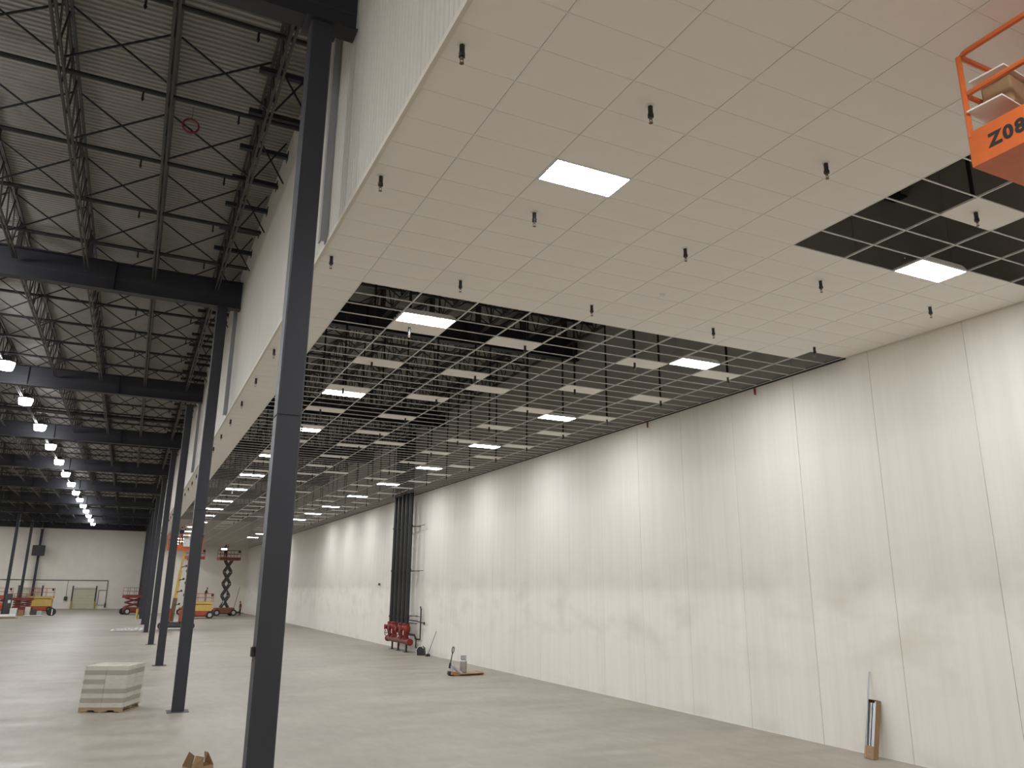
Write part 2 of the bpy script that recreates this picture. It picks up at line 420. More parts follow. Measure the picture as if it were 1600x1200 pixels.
# columns
S=.34
clo=lambda z0,z1:MB().prism([(.02,0),(S-.02,0),(S,.02),(S,S-.02),(S-.02,S),(.02,S),(0,S-.02),(0,.02)],'z',z0,z1)
cp=None
def column(x,y,lab,grp):
    global cp
    if cp is None:
        cp=thing('steel_column',lab,'column',(x,y,0),0,grp)
        part('lower_shaft',clo(.012,5.83),COLP,cp); part('upper_shaft',clo(5.85,GB-.03),COLP,cp)
        part('splice_seam',MB().box(.012,.012,5.82,S-.012,S-.012,5.86),BLACK,cp)
        part('base_plate',MB().cbox(-.13,-.13,0,S+.13,S+.13,.014,.004),DARKG,cp)
        part('cap_plate',MB().box(-.1,-.08,GB-.03,S+.1,S+.08,GB-.002),GIRD,cp)
    else: copy_tree(cp,(x,y,0),lab,grp)
    if y==COLY[1] and x>0:
        f=[o for o in C.objects if o.name=='upper_shaft'][0]; f.data=clo(5.85,12.33).mesh('upper_shaft',COLP); f=[o for o in C.objects if o.name=='cap_plate'][0]; f.location=(0,0,12.358-GB)
for k,y in enumerate(COLY): column(1.58,y,f'dark grey square steel column, {nth(k)} from the front in the row beside the bulkhead','columns beside the bulkhead')
for k,y in enumerate((115.6,130.8,145.9)): column(-13.55,y,f'slim dark column of the far row, {nth(k)} from the front near the roll-up doors','columns of the far row')
bx=tag(part('outlet_box',MB().cbox(1.53,10.87,2.66,1.578,10.97,2.78,.006),BLACK),'small black box on the side of the front column','box')
part('conduit_stub',MB().tube((1.555,10.92,2.66),(1.555,10.92,2.60),.01,8),STEEL,bx)
# bar joists with bracing to the next one
def joist_proto(L):
    t=thing('bar_joist','','joist',(0,0,0),0,'roof bar joists')
    part('bottom_chord',MB().box(-.065,.22,JB,-.02,L-.22,JB+.06).box(.02,.22,JB,.065,L-.22,JB+.06),JOIST,t)
    part('top_chord',MB().box(-.075,.0,JT-.07,-.02,L,JT).box(.02,0,JT-.07,.075,L,JT),JOIST,t)
    n=12; wb=MB(); p=(L-1.2)/n
    for q in range(n):
        ya=.6+q*p; ym=ya+p/2; yb=ya+p
        wb.beam((0,ya,JT-.03),(0,ym,JB+.03),.035); wb.beam((0,ym,JB+.03),(0,yb,JT-.03),.035)
    part('web',wb,JOIST,t)
    part('seat',MB().box(-.06,.02,GT+.002,.06,.14,JT),JOIST,t); part('seat',MB().box(-.06,L-.14,GT+.002,.06,L-.02,JT),JOIST,t)
    return t
def bracing(wd):
    return MB().beam((.08,0,JB+.03),(wd-.08,.03,JT-.05),.035).beam((.08,.04,JT-.05),(wd-.08,-.03,JB+.03),.035).mesh('cross_brace',GIRD)
JS=1.91
BM=bracing(JS); BM0=bracing(.84)
bays=[(GIRY[k],GIRY[k+1]) for k in range(9)]
for k,(ya,yb) in enumerate(bays):
    L=yb-ya; pr=joist_proto(L); bm=None
    yy=[14.8+3*q-ya for q in range(60) if .5<14.8+3*q-ya<L-.5]
    bm=BM; first=True
    for q in range(-14,8):
        x=1.5+JS*q
        if abs(x+13.4)<.05: x+=.0
        if q>0 and yb>121 and ya>115: continue
        if q>0:
            if k>4: continue       # out of sight behind the bulkhead and grid
            lab=f'bar joist above the open grid, {nth(q-1)} from the bulkhead in the {nth(k)} roof bay'
        else: lab=f'open-web bar joist, {nth(-q)} left of the bulkhead, in the {nth(k)} roof bay'
        if first: o=pr; o.location=(x,ya,0); o['label']=lab; first=False; src=o
        else:
            o=src.copy(); C.objects.link(o); o.location=(x,ya,0); o['label']=lab
            for ch in src.children:
                if ch.name.startswith('cross'): continue
                c=ch.copy(); C.objects.link(c); c.parent=o
        if q not in (0,7):
            for v in yy: ob('cross_brace',bm,o,(0,v,0))
        if q==0:
            for v in yy: ob('cross_brace',BM0,o,(0,v,0))
# sprinkler lines
hdm=MB().tube((0,0,-.05),(0,0,-.2),.022,8).tube((0,0,-.2),(0,0,-.27),.035,8,.015).mesh('sprinkler_head',PIPE)
k=0; y=13.35
while y<145:
    gy=min(GIRY,key=lambda g:abs(g-y)); yy=y if abs(gy-y)>.35 else y+.5
    o=thing('sprinkler_pipe',f'black sprinkler pipe under the tall bay roof, {nth(k)} from the front','pipe',(0,yy,13.78),0,'roof sprinkler pipes')
    part('pipe',MB().tube((XL+.05,0,0),(XB-.01,0,0),.055,10),PIPE,o,True)
    for x in (-6.9,-3.9,-.95,1.0): ob('sprinkler_head',hdm,o,(x,0,0))
    y+=3.0; k+=1
k=0
for j in range(-12,100,5):
    yy=Y0+(j+.5)*SY
    if min(abs(yy-g) for g in GIRY)<.22: yy+=.0
    o=thing('sprinkler_pipe',f'black pipe above the ceiling grid feeding the {nth(k)} sprinkler row','pipe',(0,yy,13.78),0,'pipes above the grid')
    part('pipe',MB().tube((XB+.12,0,0),(XW-.02,0,0),.05,8),PIPE,o,True); k+=1
    part('hanger',MB().tube((5,0,.05),(5,0,.5),.01,6).tube((11,0,.05),(11,0,.5),.01,6),PIPE,o)
o=thing('main_pipe','thick black main pipe crossing under the roof beyond the third column','pipe',(0,51.,13.3))
part('pipe',MB().tube((XL+.05,0,0),(XB-.02,0,0),.12,14),PIPE,o,True); part('coupling',MB().tube((-4.1,0,0),(-3.9,0,0),.145,14).tube((.1,0,0),(.3,0,0),.145,14),PIPE,o,True)
# high-bay lamps
hb=None; k=0
for row,x in (('over the tall bay',-5.97),('over the far left bay',-21.)):
    y=39.0-7.55*6; k=0
    while y<141:
        lab=(f'bright round high bay lamp {row}, {nth(k-6)} of those in view' if k>5 else f'high bay lamp {row} above the viewer, {nth(k)} from the rear')
        if hb is None:
            hb=thing('high_bay_lamp',lab,'lamp',(x,y,0),0,'high bay lamps')
            part('housing',MB().lathe([(.05,13.32),(.16,13.28),(.2,13.16),(.34,13.05),(.36,13.001),(.345,13.001),(.34,13.02)],0,0,20),DARKG,hb,True)
            part('refractor',MB().lathe([(.34,13.0),(.335,12.93),(.29,12.72),(.275,12.69)],0,0,20),emis('highbay_refractor',(.975,.985,1.),60.),hb,True); part('lens',MB().add([(.272*math.cos(2*math.pi*q/20),.272*math.sin(2*math.pi*q/20),12.685) for q in range(20)],[tuple(range(19,-1,-1))]),BAYE,hb)
            part('hanging_rod',MB().tube((0,0,13.32),(0,0,DECK-.0),.007,6),DARKG,hb)
        else: copy_tree(hb,(x,y,0),lab)
        y+=7.55; k+=1
# red cable coil hung from the roof
rcoil=thing('cable_coil','red coil of cable hanging under the roof deck by a wire','cable',(.05,17.4,13.86))
mb=MB()
for q in range(4):
    r=.165+.014*(q%2); mb.path([(r*math.cos(t),.02*(q-1.5),r*math.sin(t)-.05+.006*q) for t in [2*math.pi*e/22 for e in range(22)]],.016,6,True)
part('coil',mb,mat('red_cable',(.22,.04,.04),.5),rcoil,True); part('wire',MB().path([(0,0,.11),(.015,0,.3),(0,0,DECK-13.86)],.006,5),mat('red_cable',(0,0,0)),rcoil)

# ------------------------------------------------------------ doors and fittings on the back walls
def roll_door(n,x0,x1,zt):
    d=struct(f'door_{n}')
    hgt=zt/7
    for q in range(7): part('slat',MB().box(x0+.08,YB-.06,q*hgt+.01,x1-.08,YB-.01,(q+1)*hgt-.01),DOORM,d)
    mb=MB()
    for xx in (x0,x1): mb.box(xx-.1,YB-.16,0,xx+.1,YB-.001,zt+.35)
    part('frame',mb,DARKG,d); part('hood',MB().cbox(x0+.1,YB-.22,zt-.1,x1-.1,YB-.002,zt+.12,.04),TRIMW,d)
    g=MB()
    for xx in (x0,x1): g.tube((xx,YB-.3,0),(xx,YB-.3,1.2),.11,12)
    part('guard_post',g,YELLOW,d,True)
roll_door(1,-7.85,-4.5,3.25); roll_door(2,-15.3,-12.1,3.25)
wc=thing('wall_pipe','thin dark pipe run along the back wall above the roll-up doors','pipe',(0,YB-.08,0))
part('run',MB().path([(XL+.1,0,4.45),(-2.95,0,4.45),(-2.95,0,.25)],.05,8,bend=.1),PIPE,wc,True)
part('branch',MB().path([(-2.95,0,2.9),(-4.1,0,2.9),(-4.1,0,.6)],.035,8,bend=.06).path([(-4.3,0,.6),(-2.95,0,.6)],.025,8),PIPE,wc,True)
part('valve',MB().tube((-2.95,-.02,.2),(-2.95,-.02,.9),.12,10),DARKG,wc,True)
cs=thing('wall_cabinet','small dark control box on the back wall left of the shut roll-up door','box',(-8.7,YB-.001,0))
part('body',MB().cbox(-.25,-.25,1.3,.25,0,1.9,.03),DARKG,cs); part('conduit',MB().tube((0,-.06,1.9),(0,-.06,4.4),.03,8),PIPE,cs)
hu=thing('unit_heater','square black unit heater fixed high on the far slim column','heater',(-13.38,145.2,0))
part('body',MB().cbox(-.85,-.5,8.15,.85,.5,9.75,.05),BLACK,hu)
mb=MB()
for q in range(7): mb.box(-.78,-.53,8.25+q*.21,.78,-.495,8.38+q*.21)
part('louvre',mb,DARKG,hu); part('bracket',MB().box(-.1,.5,8.6,.1,.69,9.2),GIRD,hu)
ws=thing('wall_switch','small dark switch pair on the white wall left of the risers','switch',(XW-.001,52.9,3.8))
part('plate',MB().cbox(-.03,-.25,-.16,-.001,.25,.16,.008),WHITE,ws); part('switch',MB().box(-.06,-.2,-.06,-.03,-.02,.08).box(-.06,.03,-.06,-.03,.2,.08),BLACK,ws)
for n,(yy,lab) in enumerate(((21.46,'short red tag hanging at the wall top, the one farther along the wall'),(16.24,'short red tag hanging at the wall top, the one nearer the front'))):
    o=thing('red_tag',lab,'tag',(XW-.001,yy,9.1),0,'red tags at the wall top')
    part('strip',MB().prism([(-.03,-.16),(.03,-.14),(.035,.06),(-.035,.06)],'x',-.02,-.002),RED,o); part('nail',MB().tube((-.03,0,.03),(0,0,.03),.01,6),STEEL,o)

# ------------------------------------------------------------ fire risers
rs=thing('riser_manifold','tall black fire riser pipes with red valves against the right wall','risers',(14.9,46.3,0))
for q,yy in enumerate((1.75,1.0,.2,-.55,-1.3)):
    o=part('riser_pipe',MB().tube((0,yy,1.55),(0,yy,12.9),.125,16),PIPE,rs,True)
    for z in (1.9,4.6,7.2): part('coupling',MB().tube((0,yy,z-.06),(0,yy,z+.06),.155,14),PIPE,o,True)
for q,yy in enumerate((1.75,1.0,-.4,-1.2)):
    o=part('valve',MB().lathe([(.13,.62),(.13,.72),(.2,.74),(.2,.8),(.15,.82),(.16,.95),(.21,.97),(.21,1.03),(.22,1.05),(.27,1.18),(.27,1.36),(.2,1.46),(.22,1.5),(.22,1.56),(.14,1.6)],0,yy,16),RED,rs,True)
    part('bonnet',MB().tube((-.22,yy,1.27),(-.36,yy,1.27),.13,12).tube((-.36,yy,1.27),(-.4,yy,1.27),.16,12),RED,o,True)
    part('handwheel',MB().path([(-.34+0*t,yy+.16*math.cos(t),.92+.16*math.sin(t)) for t in [2*math.pi*e/12 for e in range(12)]],.018,6,True).tube((-.15,yy,.92),(-.36,yy,.92),.02,6),DRED,o,True)
part('header',MB().tube((0,2.15,.58),(0,-1.85,.58),.15,18),mat('rust_red',(.17,.05,.04),.6,var=.3),rs,True)
part('end_cap',MB().tube((0,-1.85,.58),(0,-2.05,.58),.19,18).tube((0,-2.05,.58),(0,-2.09,.58),.12,14),RED,rs,True)
part('end_cap',MB().tube((0,2.15,.58),(0,2.3,.58),.19,18),DRED,rs,True)
for yy in (1.3,.1,-1.4): part('leg',MB().tube((0,yy,.02),(0,yy,.45),.055,10).box(-.14,yy-.14,0,.14,yy+.14,.02),PIPE,rs,True)
tg=MB()
for yy in (.62,-1.62): tg.box(-.3,yy-.05,.95,-.295,yy+.05,1.2)
part('paper_tag',tg,WHITE,rs)
br=MB()
for z in (4.55,7.15,2.0): br.box(.17,-1.6,z-.03,.2,2.0,z+.03); br.box(.2,-1.5,z-.02,.585,-1.44,z+.02); br.box(.2,1.8,z-.02,.585,1.86,z+.02); br.tube((.3,-1.6,z),(.3,-3.0,z+.0),.02,6)
part('bracket',br,DARKG,rs)
dr=MB().path([(.45,-2.45,2.45),(.45,-2.45,.75),(.45,-1.75,.72),(.45,-1.75,.26),(.45,-2.4,.26)],.04,8,bend=.05)
dr.path([(.1,-.5,1.75),(.3,-1.0,1.75),(.42,-1.9,1.72),(.45,-3.15,1.65)],.03,8).path([(.1,-.5,1.62),(.4,-1.9,1.58)],.025,8).path([(0,-1.2,1.0),(.35,-1.7,.95),(.45,-1.75,.72)],.06,8)
part('trim_piping',dr,PIPE,rs,True)
part('gauge',MB().tube((.43,-2.45,2.5),(.40,-2.45,2.5),.07,12).tube((.4,-3.15,1.65),(.45,-3.15,1.65),.08,12),BLACK,rs,True)

# ------------------------------------------------------------ floor things in the aisle
dp=thing('lobby_dustpan','black lobby dustpan with its broom standing at the foot of the wall','dustpan',(15.02,42.6,0),math.radians(-35))
part('pan',MB().prism([(-.22,.0),(.2,0),(.2,.03),(.16,.38),(.05,.47),(-.12,.45),(-.24,.3)],'y',-.2,.2),BLACK,dp); 
part('rim',MB().path([(-.22,-.2,.0),(-.24,-.2,.3),(-.12,-.2,.46),(.05,-.2,.48),(.16,-.2,.38)],.018,6),WHITE,dp)
lb=thing('broom','thin handled broom leaning on the wall beside the black dustpan','broom',(15.1,41.75,0))
part('handle',MB().tube((0,0,.12),(.34,-.28,1.3),.016,8),DARKG,lb,True); part('brush',MB().prism([(-.15,0),(.12,0),(.08,.13),(-.08,.13)],'y',-.05,.05),BLACK,lb)

pj=thing('pallet_jack','brown hand pallet jack with loop handle parked near the concrete wall','pallet jack',(12.75,32.3,0),math.radians(4))
for s in (-1,1):
    part('fork',MB().prism([(.1,.075),(1.38,.075),(1.43,.055),(1.43,.03),(1.36,.02),(.1,.02)],'y',s*.19-.08,s*.19+.08),JACKO,pj)
    part('load_wheel',MB().tube((1.22,s*.19-.05,.04),(1.22,s*.19+.05,.04),.04,10),RUBBER,pj,True)
part('frame',MB().prism([(-.08,.05),(.12,.05),(.12,.16),(-.06,.18)],'y',-.26,.26),JACKO,pj); part('upright',MB().prism([(-.07,.18),(.05,.165),(.03,.42),(-.05,.44)],'y',-.11,.11),LGREY,pj)
part('gusset',MB().beam((.04,-.135,.40),(.42,-.2,.09),.05,.06).beam((.04,.135,.40),(.42,.2,.09),.05,.06),LGREY,pj)
part('steer_wheel',MB().tube((-.05,-.09,.09),(-.05,-.01,.09),.09,14).tube((-.05,.01,.09),(-.05,.09,.09),.09,14),RUBBER,pj,True)
hn=part('handle',MB().tube((-.08,0,.35),(.03,0,.88),.022,8).tube((-.09,0,.3),(-.05,0,.5),.045,10),BLACK,pj,True)
part('grip_loop',MB().path([(.03,0,.86),(.05,-.11,.98),(.07,-.115,1.1),(.08,0,1.16),(.07,.115,1.1),(.05,.11,.98)],.016,8,True,.03).tube((.03,0,.88),(.075,0,1.14),.012,6),BLACK,hn,True)
pb=thing('board','flat wooden board lying across the pallet jack forks','board',(13.42,32.3,.078),math.radians(4))
part('sheet',MB().cbox(-.42,-.34,0,.72,.34,.022,.004),WOOD,pb); part('batten',MB().box(-.4,-.3,.0225,-.33,.3,.04).box(.62,-.3,.0225,.69,.3,.04),WOOD,pb)
pc=thing('gas_cylinder','grey gas cylinder with a collar standing on the pallet jack board','cylinder',(13.29,32.28,.1005))
part('tank',MB().lathe([(.12,0),(.14,.02),(.15,.06),(.15,.44),(.145,.48),(.11,.53),(.05,.55)],0,0,20),CYL,pc,True)
part('collar',MB().lathe([(.125,.53),(.13,.69),(.12,.69),(.115,.53)],0,0,18),STEEL,pc,True)
part('valve',MB().tube((0,0,.55),(0,0,.64),.025,8).tube((-.05,0,.6),(.05,0,.6),.015,6),BRONZE,pc,True)
part('band',MB().lathe([(.151,.46),(.154,.47),(.154,.49),(.148,.5)],0,0,20),WHITE,pc,True)

lc=thing('long_carton','tall narrow open cardboard carton leaning on the concrete wall','carton',(15.12,13.2,0),math.radians(0))
LEAN=Matrix.Rotation(math.radians(13),4,'Y')
def lean(mb):
    for q,v in enumerate(mb.v): mb.v[q]=tuple(LEAN@Vector(v))
    return mb
# open face looks towards -X and slightly towards the front
part('back_panel',lean(MB().box(.09,-.12,.0,.1,.12,1.22)),CARD,lc)
part('side_panel',lean(MB().box(-.05,-.12,0,.09,-.113,1.22)),CARD,lc); part('side_panel',lean(MB().box(-.05,.113,0,.09,.12,1.22)),CARD,lc)
part('front_panel',lean(MB().box(-.055,-.12,0,-.05,.12,.26)),CARD,lc); part('end_flap',lean(MB().box(-.05,-.12,1.215,.09,.12,1.225)),CARDD,lc)
part('label_patch',lean(MB().box(-.0565,-.06,.08,-.055,.05,.18)),mat('label_tan',(.33,.2,.14),.8,var=.3,scale=20),lc)
part('bottom_panel',lean(MB().box(-.05,-.12,0,.09,.12,.006)),CARDD,lc)
for q in range(6):
    a=-.095+q*.034; zt=1.16 if q else 1.2
    o=tag(part('metal_strip',lean(MB().box(-.03+.01*(q%3),a,.02,-.018+.01*(q%3),a+.025,zt).box(-.018+.01*(q%3),a+.011,.02,.012+.01*(q%3),a+.014,zt)),STEEL),f'bright metal tee strip in the leaning carton, {nth(q)} from its near side','metal strip','metal strips in the carton'); o.location=(15.12,13.2,0)
o=tag(part('metal_strip',MB().beam((-.02,.085,.03),(.36,.10,1.78),.03,.012).beam((-.016,.085,.03),(.364,.10,1.78),.006,.035),STEEL),'longest metal strip, sticking out above the leaning carton','metal strip','metal strips in the carton'); o.location=(15.1,13.2,0)

# open carton at the bottom of the frame
ocx=thing('open_carton','open brown cardboard carton on the floor with its flaps up','carton',(1.66,17.55,0),math.radians(24))
a,b,hh=.23,.17,.15
part('wall_panel',MB().box(-a,-b,0,a,-b+.006,hh),CARD,ocx); part('wall_panel',MB().box(-a,b-.006,0,a,b,hh),CARD,ocx)
part('wall_panel',MB().box(-a,-b+.006,0,-a+.006,b-.006,hh),CARD,ocx); part('wall_panel',MB().box(a-.006,-b+.006,0,a,b-.006,hh),CARD,ocx)
part('bottom_panel',MB().box(-a+.006,-b+.006,0,a-.006,b-.006,.006),CARD,ocx)
part('flap',MB().add([(-a,-b,hh),(-a,b,hh),(-a+.10,b-.03,hh+.24),(-a+.08,-b+.05,hh+.20),(-a-.006,-b,hh),(-a-.006,b,hh),(-a+.094,b-.03,hh+.243),(-a+.074,-b+.05,hh+.203)],[(0,1,2,3),(7,6,5,4),(0,4,5,1),(1,5,6,2),(2,6,7,3),(3,7,4,0)]),CARDD,ocx)
part('flap',MB().add([(a,-b,hh),(a,b,hh),(a-.03,b,hh+.20),(a-.12,-b+.04,hh+.24),(a+.006,-b,hh),(a+.006,b,hh),(a-.024,b,hh+.2),(a-.114,-b+.04,hh+.24)],[(3,2,1,0),(4,5,6,7),(1,5,4,0),(2,6,5,1),(3,7,6,2),(0,4,7,3)]),CARD,ocx)
part('flap',MB().add([(-a,-b,hh),(.02,-b,hh),(.0,-b-.02,hh+.17),(-a+.08,-b+.02,hh+.21),(-a,-b-.006,hh),(.02,-b-.006,hh),(0,-b-.026,hh+.17),(-a+.08,-b+.014,hh+.21)],[(0,1,2,3),(7,6,5,4),(0,4,5,1),(1,5,6,2),(2,6,7,3),(3,7,4,0)]),CARD,ocx)

# wrapped pallet load
pl=thing('pallet_load','shrink-wrapped stack of white cartons on a wooden pallet','pallet',(-.86,26.97,0),math.atan2(-.47,1.15))
W_=1.24
pp=ob('pallet',None,pl)
for q in range(7): part('board',MB().box(0,q*.19,.115,W_,q*.19+.1,.135),WOOD,pp)
for q in (0,.555,1.11): part('stringer',MB().box(0.0,q*1.03+.01,.022,W_,q*1.03+.05,.114) if False else MB().prism([(0,.02),(.22,.02),(.26,.06),(.42,.06),(.46,.02),(.78,.02),(.82,.06),(.98,.06),(1.02,.02),(W_,.02),(W_,.1145),(0,.1145)],'y',q+.002,q+.04),WOOD,pp)
for q in (0,.57,1.14): part('bottom_board',MB().box(q,0,0,q+.1,1.24,.019),WOOD,pp)
ch_=.126
for lay in range(9):
    for a_ in range(2):
        for b_ in range(2):
            dx=random.uniform(-.001,.001); sh=.012*lay
            x0=a_*.615+dx+sh*.3; y0=b_*.615+random.uniform(-.001,.001)+sh*.2
            gm=CARTG if lay%2==1 and not(lay==5 and a_==1) else CARTW
            part('carton',MB().cbox(x0+.004,y0+.004,.136+lay*ch_,x0+.614,y0+.612,.136+(lay+1)*ch_-.003,.006),gm,pl)
M=bpy.data.materials.new('stretch_film'); M.use_nodes=True; N=M.node_tree.nodes; Lk=M.node_tree.links
tr=N.new('ShaderNodeBsdfTransparent'); gl=N.new('ShaderNodeBsdfGlossy'); gl.inputs['Roughness'].default_value=.22; mxs=N.new('ShaderNodeMixShader')
nz=N.new('ShaderNodeTexNoise'); nz.inputs['Scale'].default_value=9; tcn=N.new('ShaderNodeTexCoord'); mpn=N.new('ShaderNodeMapping'); mpn.inputs['Scale'].default_value=(.6,.6,3)
Lk.new(tcn.outputs['Object'],mpn.inputs[0]); Lk.new(mpn.outputs[0],nz.inputs[0])
rg=N.new('ShaderNodeMapRange'); rg.inputs[1].default_value=.4; rg.inputs[2].default_value=.75; rg.inputs[3].default_value=.06; rg.inputs[4].default_value=.34
Lk.new(nz.outputs[0],rg.inputs[0]); Lk.new(rg.outputs[0],mxs.inputs[0]); Lk.new(tr.outputs[0],mxs.inputs[1]); Lk.new(gl.outputs[0],mxs.inputs[2])
bpn=N.new('ShaderNodeBump'); bpn.inputs['Strength'].default_value=.6; Lk.new(nz.outputs[0],bpn.inputs['Height']); Lk.new(bpn.outputs[0],gl.inputs['Normal'])
Lk.new(mxs.outputs[0],N['Material Output'].inputs[0])
zt=.136+9*ch_+.004
part('stretch_film',MB().cbox(-.012,-.012,.10,1.285,1.27,zt+.008,.03),M,pl)
# crumpled plastic sheet on the floor by the fourth column
V=[];Fs=[];nx,ny=16,8
for iy in range(ny+1):
    for ix in range(nx+1):
        u=ix/nx;v=iy/ny; e=min(u,1-u,v,1-v); V.append((-1.3+2.6*u+random.uniform(-.09,.09),-.9+1.8*v+random.uniform(-.09,.09),.004+(random.uniform(.01,.22) if e>.05 else random.uniform(0,.03))))
for iy in range(ny):
    for ix in range(nx): q=iy*(nx+1)+ix; Fs.append((q,q+1,q+nx+2,q+nx+1))
tag(part('plastic_sheet',MB().add(V,Fs),mat('milky_plastic',(.52,.51,.48),.3)),'crumpled translucent plastic sheet lying on the open floor','plastic sheet').location=(.45,74.2,0)

# ------------------------------------------------------------ scissor lifts
def lift(name,label,loc,rz,L,W,chz,plz,levels,mc,mp_,ma,mr,wr=.3,side=.18,railh=1.08,stackw=None,body=None,hubs=LGREY,rr=.025,armlen=2.3,armw=.13):
    t=thing(name,label,'lift',loc,rz)
    ch=part('chassis',MB().cbox(-L*.46,-W*.36,wr*.55,L*.46,W*.36,chz,.05).cbox(-L*.3,-W*.5,wr*.9,L*.3,W*.5,chz-.04,.04),mc,t)
    for sx in (-1,1):
        for sy in (-1,1):
            wo=part('wheel',MB().tube((sx*L*.40,sy*(W*.5-.18),wr),(sx*L*.40,sy*W*.5,wr),wr,18),RUBBER,t,True)
            part('hub',MB().tube((sx*L*.40,sy*(W*.5-.02),wr),(sx*L*.40,sy*(W*.5+.012),wr),wr*.55,14),hubs,wo,True)
    if body: part('engine_cover',MB().cbox(-L*.47,-W*.49,chz+.0,L*.47,W*.49,body,.06),mp_,t)
    zb=(body or chz)+.02; rise=(plz-side-zb)/max(levels,1)
    arm=min(L*.85,armlen); run=math.sqrt(max(arm*arm-rise*rise,.15)); sw=stackw or W*.62
    for k in range(levels):
        z0=zb+k*rise+.03; z1=zb+(k+1)*rise-.03
        for sy in (-1,1):
            part('scissor_arm',MB().beam((-run/2,sy*sw/2,z0),(run/2,sy*sw/2,z1),.06,armw),ma,t)
            part('scissor_arm',MB().beam((run/2,sy*(sw/2-.08),z0),(-run/2,sy*(sw/2-.08),z1),.06,armw),ma,t)
        pn=MB().tube((-run/2,-sw/2-.04,z0),(-run/2,sw/2+.04,z0),.04,8).tube((run/2,-sw/2-.04,z0),(run/2,sw/2+.04,z0),.04,8).tube((0,-sw/2-.05,(z0+z1)/2),(0,sw/2+.05,(z0+z1)/2),.04,8)
        part('pivot_pin',pn,ma,t,True)
    if levels: part('lift_cylinder',MB().tube((-run*.3,0,zb+.05),(run*.25,0,zb+min(rise*1.6,plz-zb-.3)),.06,10),STEEL,t,True)
    part('platform',MB().box(-L/2,-W/2,plz-side,L/2,W/2,plz-.03).box(-L/2,-W/2,plz-.03,L/2,-W/2+.03,plz+.15).box(-L/2,W/2-.03,plz-.03,L/2,W/2,plz+.15).box(-L/2,-W/2+.03,plz-.03,-L/2+.03,W/2-.03,plz+.15).box(L/2-.03,-W/2+.03,plz-.03,L/2,W/2-.03,plz+.15),mr if side>.2 else mp_,t)
    e=.02; a_,b_=L/2-e,W/2-e
    for nm,zz in (('top_rail',plz+railh),('mid_rail',plz+railh*.56)):
        part(nm,MB().path([(-a_,-b_,zz),(a_,-b_,zz),(a_,b_,zz),(-a_,b_,zz)],rr,8,True,.1),mr,t,True)
    n=3
    for q in range(n+1):
        for sy in (-1,1): part('rail_post',MB().tube((-a_+2*a_*q/n,sy*b_,plz+.1),(-a_+2*a_*q/n,sy*b_,plz+railh-.01),rr*.9,8),mr,t,True)
    part('control_box',MB().cbox(L/2-.28,-W/2+.08,plz+railh-.3,L/2-.05,-W/2+.36,plz+railh+.02,.03),BLACK,t)
    return t
HALF=math.pi/2
bl=lift('boom_lift','raised orange platform lift on a slim yellow boom behind the columns',(4.15,75.,0),0,2.9,1.0,.62,6.95,0,DARKG,ORANGE,YELLOW,ORANGE,.3,.34,1.05)
part('turret',MB().cbox(-1.25,-.5,.64,-.55,.5,1.75,.06),ORANGED,bl); part('turret',MB().cbox(.15,-.5,.64,1.05,.5,1.6,.06),ORANGED,bl)
part('boom',MB().beam((-.45,0,.66),(-.30,0,2.6),.30,.34),mat('boom_brown',(.16,.10,.05),.6),bl); part('boom',MB().beam((-.33,0,2.4),(-.14,0,4.9),.22,.26),YELLOW,bl); part('boom',MB().beam((-.16,0,4.8),(.02,0,6.6),.15,.18),YELLOW,bl)
for z_,x_ in ((2.0,-.34),(3.1,-.27),(4.1,-.2),(5.2,-.1)): part('bracket',MB().beam((x_,-.16,z_),(x_+.38,-.16,z_+.1),.07,.08).cbox(x_+.3,-.24,z_+.02,x_+.45,-.08,z_+.2,.02),ARMD,bl)
lift('scissor_lift','lowered yellow scissor lift with orange rails and a man on deck',(8.0,100.4,0),0,2.5,1.8,.85,1.75,1,ORANGED,YELLOW,YELLOW,ORANGED,.4,.12,1.05,None,1.55)
lift('scissor_lift','tall raised dark red lift with dark arms near the aisle end',(11.5,109.2,0),math.radians(8),2.6,1.7,1.0,7.15,4,mat('rust_brown',(.22,.075,.04),.6),DRED,ARMD,DRED,.4,.2,1.05,1.0,armlen=1.72,armw=.2)
lift('scissor_lift','raised red lift half hidden behind the second column',(7.55,113.5,0),0,2.6,1.6,.95,7.35,4,ORANGED,ORANGED,ARMD,ORANGED,.38,.2,1.0,.8)
lift('scissor_lift','half folded dark red lift standing left of the column row',(1.0,116.2,0),math.radians(20),2.5,1.6,.95,2.35,2,DRED,DRED,DRED,DRED,.42,.25,1.05,.9)
lift('scissor_lift','parked yellow lift with red rails beside the left roll-up door',(-10.4,126.5,0),0,2.9,1.8,.85,2.0,1,ORANGED,YELLOW,YELLOW,ORANGED,.38,.12,1.2,None,1.8)
lift('scissor_lift','parked orange lift at the picture edge behind the far columns',(-15.3,127.5,0),0,2.6,1.7,.9,2.1,1,ORANGED,ORANGE,DRED,ORANGED,.38,.35,1.1,None,1.3)
lift('scissor_lift','folded dark red lift among the boxes beside the far columns',(-12.0,121.,0),0,2.3,1.5,.9,1.9,3,DRED,DRED,DRED,DRED,.38,.2,.6,.9)
